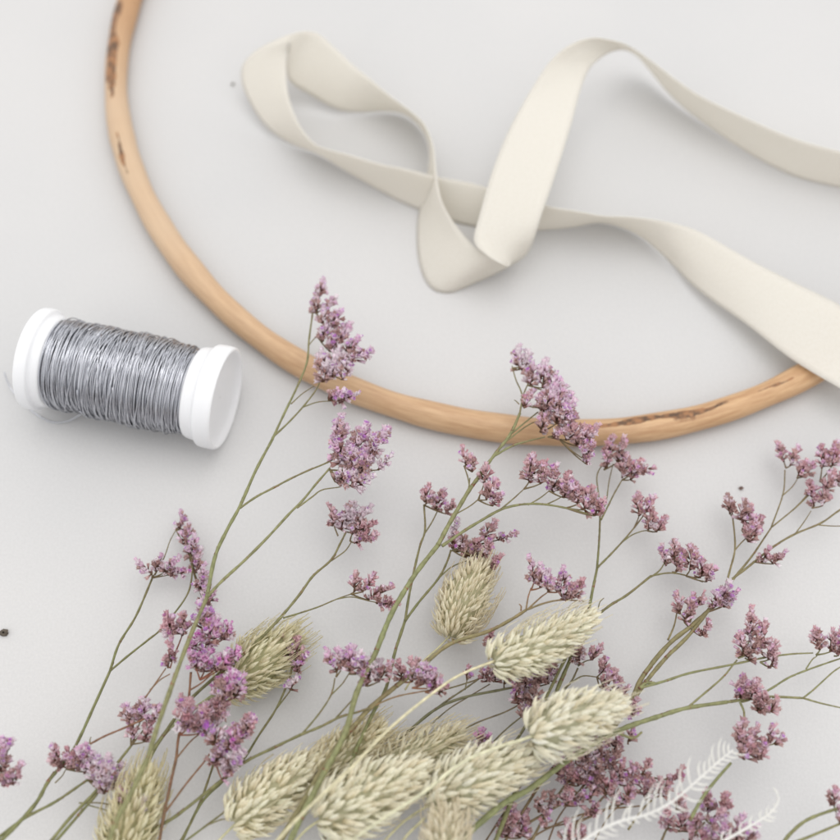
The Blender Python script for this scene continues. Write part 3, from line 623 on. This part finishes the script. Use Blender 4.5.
spray('dark flower spray half hidden behind the cream seed heads, arching to small mauve tufts', (400, 800, 10), (600, 650, 12),
 [(1.7, 1.2, [(360, 775), (371, 764), (400, 739), (433, 711), (462, 698), (500, 690), (520, 686)]), (1.1, .8, [(433, 711), (448, 700), (466, 688), (480, 678)]), (.9, .6, [(433, 693), (467, 683), (486, 676)]),
  (1.3, .9, [(545, 725), (560, 695), (571, 682), (578, 668)]), (.8, .6, [(572, 682), (583, 676), (597, 677)]), (.8, .5, [(578, 666), (586, 661), (592, 660)]),
  (1.6, 1.1, [(500, 760), (520, 735), (530, 715), (534, 700)]), (.7, .5, [(465, 690), (467, 680), (469, 672)]), (1.0, .7, [(395, 800), (430, 752), (470, 726), (505, 712), (524, 702)]), (.9, .6, [(470, 770), (500, 735), (528, 712), (548, 700)]), (.8, .6, [(380, 790), (415, 742), (445, 712), (470, 696), (490, 684)])],
 [('brown', (578, 664), [(576, 664, 580, 648, 10)]), ('mauve', (592, 660), [(592, 660, 598, 648, 8)]), ('mauve', (597, 677), [(600, 674, 606, 662, 8), (600, 688, 608, 676, 9), (608, 684, 614, 674, 6)]), ('mauve', (610, 690), [(614, 694, 618, 682, 8), (620, 698, 626, 690, 6)]),
  ('mauve', (486, 676), [(486, 682, 488, 668, 9), (494, 682, 498, 672, 8)]), ('mauve', (504, 688), [(504, 684, 508, 670, 9)]), ('brown', (525, 688), [(524, 688, 530, 668, 11), (538, 688, 544, 668, 11), (548, 684, 554, 668, 8)]),
  ('brown', (520, 705), [(522, 706, 520, 688, 10), (534, 708, 536, 690, 10), (524, 722, 526, 704, 9)]), ('mauve', (490, 648), [(489, 648, 491, 636, 6)]), ('magenta', (482, 748), [(480, 748, 480, 734, 9), (488, 748, 488, 738, 6)]),
  ('mauve', (516, 690), [(516, 700, 514, 688, 6)]), ('mauve', (468, 674), [(467, 680, 466, 670, 4)]), ('mauve', (632, 716), [(630, 718, 636, 702, 8)])], 16, (.14, .155, .09), BROWN)
spray('dense dusty mauve flower mass in the lower right behind the thick green stem', (500, 850, 8), (620, 740, 14),
 [(1.5, 1.1, [(527, 850), (550, 807), (572, 778), (590, 765)]), (1.5, 1.1, [(500, 850), (530, 800), (555, 765), (580, 745)]), (1.3, 1.0, [(565, 850), (580, 820), (596, 805), (610, 790)]), (1.0, .8, [(572, 790), (590, 800), (600, 806)]), (1.0, .7, [(480, 850), (512, 800), (530, 770), (548, 735)]), (.9, .6, [(545, 850), (560, 815), (590, 780), (622, 760)]), (.8, .6, [(590, 850), (610, 815), (640, 790), (668, 778)]), (1.0, .8, [(515, 850), (545, 830), (590, 812), (640, 806)]), (1.2, .9, [(530, 822), (560, 805), (580, 798)]), (1.2, .9, [(570, 826), (600, 812), (622, 800), (640, 792)])],
 [('mauve', (600, 755), [(602, 750, 606, 736, 9), (614, 750, 620, 738, 9)]), ('brown', (600, 765), [(598, 768, 602, 750, 11), (610, 768, 616, 752, 10)]), ('mauve', (585, 768), [(586, 764, 588, 746, 10), (576, 764, 576, 750, 8)]),
  ('mauve', (570, 785), [(566, 786, 568, 768, 11), (578, 786, 582, 770, 11)]), ('brown', (580, 790), [(586, 780, 590, 764, 9), (594, 784, 598, 766, 10)]), ('mauve', (595, 792), [(594, 794, 596, 776, 10), (606, 794, 612, 778, 10)]), ('mauve', (620, 785), [(618, 782, 622, 764, 10), (630, 786, 634, 768, 10)]),
  ('mauve', (612, 806), [(612, 804, 614, 790, 9), (624, 804, 630, 790, 8)]), ('mauve', (645, 800), [(644, 796, 646, 780, 9), (656, 794, 660, 782, 8)]), ('mauve', (570, 806), [(564, 806, 568, 792, 9), (576, 806, 582, 796, 8)]),
  ('mauve', (510, 838), [(508, 836, 512, 810, 11), (520, 838, 526, 814, 10), (500, 836, 502, 822, 7)]), ('mauve', (568, 842), [(564, 842, 568, 824, 9), (576, 842, 580, 828, 8)]), ('brown', (540, 812), [(538, 812, 544, 796, 8), (548, 808, 552, 794, 7)]), ('mauve', (628, 744), [(628, 742, 632, 730, 6)]), ('pale', (590, 800), [(588, 800, 592, 790, 5), (602, 770, 606, 760, 5)]), ('white', (580, 762), [(576, 750, 578, 740, 5), (590, 742, 594, 734, 5)]), ('mauve', (555, 760), [(552, 758, 554, 742, 8), (556, 774, 560, 760, 8)]), ('mauve', (640, 775), [(642, 774, 648, 764, 6), (674, 780, 680, 772, 6)]), ('mauve', (545, 828), [(544, 828, 548, 816, 7), (592, 816, 596, 806, 6)])], 17, BROWN, BROWN)
spray('short flower spray at the bottom edge under the white fern with crowded pink tufts', (640, 870, 10), (730, 790, 16),
 [(1.4, 1.0, [(672, 870), (690, 840), (705, 822)]), (1.3, 1.0, [(650, 870), (662, 840), (668, 826)]), (1.2, .9, [(715, 870), (725, 845), (730, 835)]), (1.2, .9, [(628, 830), (642, 810), (652, 800)])],
 [('mauve', (652, 798), [(650, 794, 648, 778, 8), (660, 796, 668, 782, 9)]), ('mauve', (676, 812), [(676, 810, 680, 798, 7)]), ('mauve', (706, 820), [(708, 812, 706, 795, 10), (720, 814, 726, 798, 10), (710, 824, 720, 810, 8)]),
  ('mauve', (668, 828), [(668, 830, 668, 812, 9), (680, 832, 684, 814, 9), (690, 832, 698, 818, 8)]), ('pale', (728, 838), [(722, 840, 722, 818, 10), (736, 842, 740, 818, 10), (746, 842, 754, 828, 8), (712, 842, 708, 830, 8)]), ('mauve', (695, 846), [(690, 848, 690, 832, 8), (700, 848, 704, 834, 8)])], 18, OLIVE)
spray('bent green stems with a mauve tuft at the lower right corner of the table', (770, 850, 16), (840, 800, 18),
 [(1.9, 1.2, [(778, 850), (790, 834), (807, 820), (833, 810), (856, 804)]), (1.5, 1.0, [(784, 846), (806, 838), (837, 825), (858, 816)])],
 [('mauve', (836, 812), [(834, 806, 834, 792, 8), (840, 824, 842, 810, 8)])], 19, PALEG, OLIVE)

# ------------------------------------------------------------------ canary grass
def glume(mb, p, d, n, L, W, c, q, curl=0.0):
    """papery boat shaped scale: p root, d direction, n outward"""
    d = d.normalized(); s = d.cross(n).normalized(); n = s.cross(d).normalized()
    vs = []; cs = []; rows = [(0, .25, 0), (.28, .9, .16), (.6, 1.0, .20), (.85, .55, .12), (1, .06, -.02)]
    pal = tuple(min(.97, x*1.08) for x in c); grn = mixc(c, (.50, .50, .22), .6)
    for (t, wd, k) in rows:
        cp = p+d*L*t+n*(L*k*.7+curl*L*t*t)
        w_ = W*wd
        for (sx_, nz_, cc) in ((-1, -.55, pal), (-.5, .05, mixc(c, grn, .75)), (0, .45, pal), (.5, .05, mixc(c, grn, .75)), (1, -.55, pal)):
            vs.append(cp+s*w_*sx_+n*w_*nz_); cs.append(mixc(cc, (.95, .91, .78), t*.6))
    fs = [(i*5+k, i*5+k+1, (i+1)*5+k+1, (i+1)*5+k) for i in range(4) for k in range(4)]
    mb.add(vs, fs, cs)
def grass(label, b, t, W, stem, colr, seed, L=15, gw=2.7, dens=1.0, curl=0, fuzz=0, stemr=1.0, blunt=.75, scol=(.52, .49, .30)):
    q = random.Random(seed)
    p0, p1 = PT(*b), PT(*t); ax = p1-p0; LL = ax.length; d, s, u = frame(ax)
    root = empty('seed_head_stalk', (p0.x, p0.y, 0), label, 'seed head', 'dried canary seed heads')
    ms = MB(); tube(ms, catmull([PT(*a) for a in stem]+[p0+d*LL*.1], 8), lambda t: stemr*PX, 7, scol); ms.build('stem', M_stem, root)
    mb = MB(); Rm = W*.5*PX
    def prof(x): return max(0, math.sin(math.pi*min(1, max(0, .06+x*.94))**blunt))**.62
    bend = s*LL*.05*q.uniform(-1, 1)
    # core
    core = [p0+d*LL*(.05+.85*i/12)+bend*math.sin(math.pi*i/12) for i in range(13)]
    tube(mb, core, lambda x: max(.0003, Rm*.62*prof(x)), 12, mixc(colr, (.38, .37, .18), .7))
    n = int(LL/PX*W*.056*dens)
    for i in range(n):
        x = (i+.5)/n; ph = i*2.39996+q.uniform(-.25, .25)
        rad = s*math.cos(ph)+u*math.sin(ph); r = Rm*prof(x)
        be = R(34)*(1-x)+R(20)+q.gauss(0, .22)+R(fuzz)*.5*q.random()
        root_ = p0+d*LL*x*.90+bend*math.sin(math.pi*x)+rad*r*.50
        v = q.uniform(.85, 1.1); c = tuple(min(.96, k*v) for k in mixc(colr, (.72, .58, .38), q.random()**3*.8))
        dv = d*math.cos(be)+rad*math.sin(be)+s*q.uniform(-.12, .12)
        glume(mb, root_, dv, rad+d*.05, L*PX*q.uniform(.85, 1.2)*(1-.25*x), gw*PX*q.uniform(.62, .92), c, q, curl*q.uniform(.2, 1.4))
    if True:
        for i in range(int(110+80*fuzz/20)):
            x = q.random(); ph = q.random()*6.28; rad = s*math.cos(ph)+u*math.sin(ph); r = Rm*prof(x)
            a = p0+d*LL*x*.92+rad*r*.7; e = (d+rad*q.uniform(.3, 1.0)).normalized(); h = L*PX*q.uniform(.7, 1.3)
            tube(mb, catmull([a, a+e*h*.6, a+e*h+(d-rad*.6)*h*.35], 4), .00009, 4, mixc(colr, (.70, .62, .42), .5))
    mb.build('seed_head', M_glume, root)
CREAM = (.95, .92, .80); TAN = (.78, .70, .50); OLV = (.82, .75, .54); PGRN = (.66, .65, .42)
grass('tan fluffy seed head standing behind pink flowers in the middle', (450, 640, 12), (487, 556, 14), 62, [(405, 690, 12), (421, 664, 12), (438, 648, 12)], (.86, .78, .62), 1, L=13, gw=1.9, dens=1.5, fuzz=26, blunt=.9, stemr=.9)
grass('cream seed head above centre right on a long straight straw coloured stem', (489, 664, 25), (601, 612, 24), 47, [(262, 858, 40), (300, 816, 38), (348, 771, 36), (388, 730, 34), (429, 696, 31), (460, 675, 28)], CREAM, 2, L=15, gw=2.2, dens=1.35, fuzz=8, stemr=1.15, scol=(.62, .57, .38))
grass('palest cream seed head, the roundest one right of centre', (528, 738, 28), (628, 703, 28), 57, [(330, 858, 36), (355, 838, 36), (390, 814, 36), (424, 792, 35), (460, 764, 33), (490, 750, 31)], (.97, .96, .88), 3, L=17, gw=2.9, dens=1.1, blunt=.7, stemr=1.2, scol=(.62, .60, .42))
grass('large cream seed head with its tip under the roundest one', (424, 806, 20), (540, 754, 20), 66, [(360, 870, 20), (400, 825, 20)], (.95, .93, .82), 4, L=18, gw=2.9, dens=1.1, blunt=.9)
grass('large pale green seed head lying at the bottom centre under two straw stems', (314, 822, 22), (430, 764, 22), 66, [(270, 880, 20), (300, 836, 21)], (.94, .91, .78), 5, L=19, gw=2.9, dens=1.1)
grass('fuzzy curled seed head peeking out behind the bottom centre one', (372, 778, 13), (466, 730, 13), 50, [(330, 830, 12), (355, 795, 13)], (.91, .86, .70), 6, L=16, gw=1.7, dens=1.2, fuzz=34, curl=.15)
grass('plump greenish seed head at the lower left of the thick green stem', (230, 826, 15), (335, 752, 15), 58, [(190, 880, 14), (215, 845, 14)], (.93, .88, .72), 7, L=17, gw=2.8, dens=1.15)
grass('olive seed head with curled scales just behind the thick green stem', (308, 792, 13), (388, 724, 13), 56, [(270, 850, 12), (295, 815, 12)], OLV, 8, L=16, gw=2.0, dens=1.25, fuzz=22, curl=.1)
grass('olive green seed head lying apart beside the magenta flowers', (222, 690, 10), (302, 632, 10), 60, [(95, 860, 10), (130, 800, 10), (160, 740, 10), (190, 712, 10)], (.80, .76, .52), 9, L=17, gw=2.3, dens=1.2, fuzz=20, blunt=.95, stemr=1.6, scol=(.36, .38, .20))
grass('blurred greenish seed head at the bottom left corner of the bunch', (118, 862, 14), (150, 765, 16), 56, [(100, 920, 12), (110, 890, 12)], (.80, .75, .50), 10, L=17, gw=2.2, dens=1.2, fuzz=22)
grass('small pale curled seed head cut off by the bottom edge', (446, 868, 24), (446, 808, 26), 44, [(440, 920, 22), (443, 895, 23)], (.94, .88, .77), 11, L=15, gw=2.3, dens=1.2, fuzz=16, curl=.2)
grass('thin straw grass stem with its seed head beyond the bottom of the picture', (352, 930, 14), (300, 990, 14), 40, [(425, 818, 24), (402, 842, 22), (375, 890, 18)], TAN, 12, stemr=1.1)

# ------------------------------------------------------------------ white fern
def fern(label, axis, seed, n, Ls, sides=(1, -1), r=1.3):
    q = random.Random(seed); P = catmull([PT(*a) for a in axis], 14); root = empty('fern_frond', (P[0].x, P[0].y, 0), label, 'fern', 'bleached fern fronds')
    mb = MB(); tube(mb, P, lambda t: (r-.7*t)*PX, 7, (.86, .85, .82)); mb.build('rachis', M_fern, root)
    mb = MB(); N_ = len(P)
    for i in range(n):
        for sg in sides:
            t = (i+.5+q.uniform(-.25, .25)+(.5 if sg < 0 else 0))/(n+.5); k = min(N_-2, int(t*(N_-1))); p = P[k]; d = (P[k+1]-P[k]).normalized()
            s = d.cross(Vector((0, 0, 1))).normalized()*(-sg)
            h = Ls(t, sg)*PX*q.uniform(.75, 1.15)
            e = (d*q.uniform(.35, .8)+s+Vector((0, 0, q.uniform(-.1, .6)))).normalized()
            e2 = (d*1.2+s*.3+Vector((0, 0, .4))).normalized()
            c = [p, p+e*h*.45, p+e*h*.8+e2*h*.1, p+e*h*.95+e2*h*.4]
            tube(mb, catmull(c, 4), lambda t: (1.05*math.sin(math.pi*min(.97, .2+t*.78))+.15)*PX*.68, 6, (.84, .83, .79))
    mb.build('leaflets', M_fern, root)
fern('white bleached fern frond with upright leaflets lying over the mauve flowers', [(560, 858, 30), (590, 836, 32), (618, 822, 33), (648, 814, 34), (673, 801, 34), (700, 778, 34), (718, 762, 33), (733, 750, 32)], 5, 24,
     lambda t, sg: (24*(1-t*.5)*(.8+.3*math.sin(t*31)) if sg > 0 else 9+4*math.sin(t*13)), r=1.4)
fern('thin white fern tip curling upward at the bottom right', [(715, 846, 24), (738, 833, 26), (757, 822, 27), (770, 813, 28), (778, 802, 29), (777, 793, 30), (773, 788, 30)], 6, 12,
     lambda t, sg: (6.5 if t < .5 else .8 if t > .62 else 3), r=1.3)

# ------------------------------------------------------------------ crumbs
def crumb(x, y, r, label, c):
    q = random.Random(int(x)); mb = MB(); p = PT(x, y, r*.3*.5); vs = []; fs = []; n = 7
    for i in range(5):
        th = math.pi*(i+.5)/5
        for k in range(n):
            a = 2*math.pi*k/n; rr = r*PX*q.uniform(.7, 1.2); vs.append(p+Vector((math.cos(a)*math.sin(th)*rr, math.sin(a)*math.sin(th)*rr*.8, math.cos(th)*rr*.6)))
    for i in range(4):
        for k in range(n): fs.append((i*n+k, i*n+(k+1) % n, (i+1)*n+(k+1) % n, (i+1)*n+k))
    fs += [tuple(range(n)), tuple(4*n+k for k in range(n-1, -1, -1))]
    mb.add(vs, fs, c); tag(mb.build('flower_crumb', M_plain), label, 'crumb', 'loose crumbs on the table')
crumb(4, 633, 4.5, 'dark crumb at the left edge below the wire spool', (.12, .10, .08))
crumb(233, 84, 2.4, 'tiny grey crumb left of the ribbon loop', (.25, .23, .20))
crumb(741, 488, 2.6, 'tiny brown crumb above the right hand mauve tuft', (.22, .15, .13))
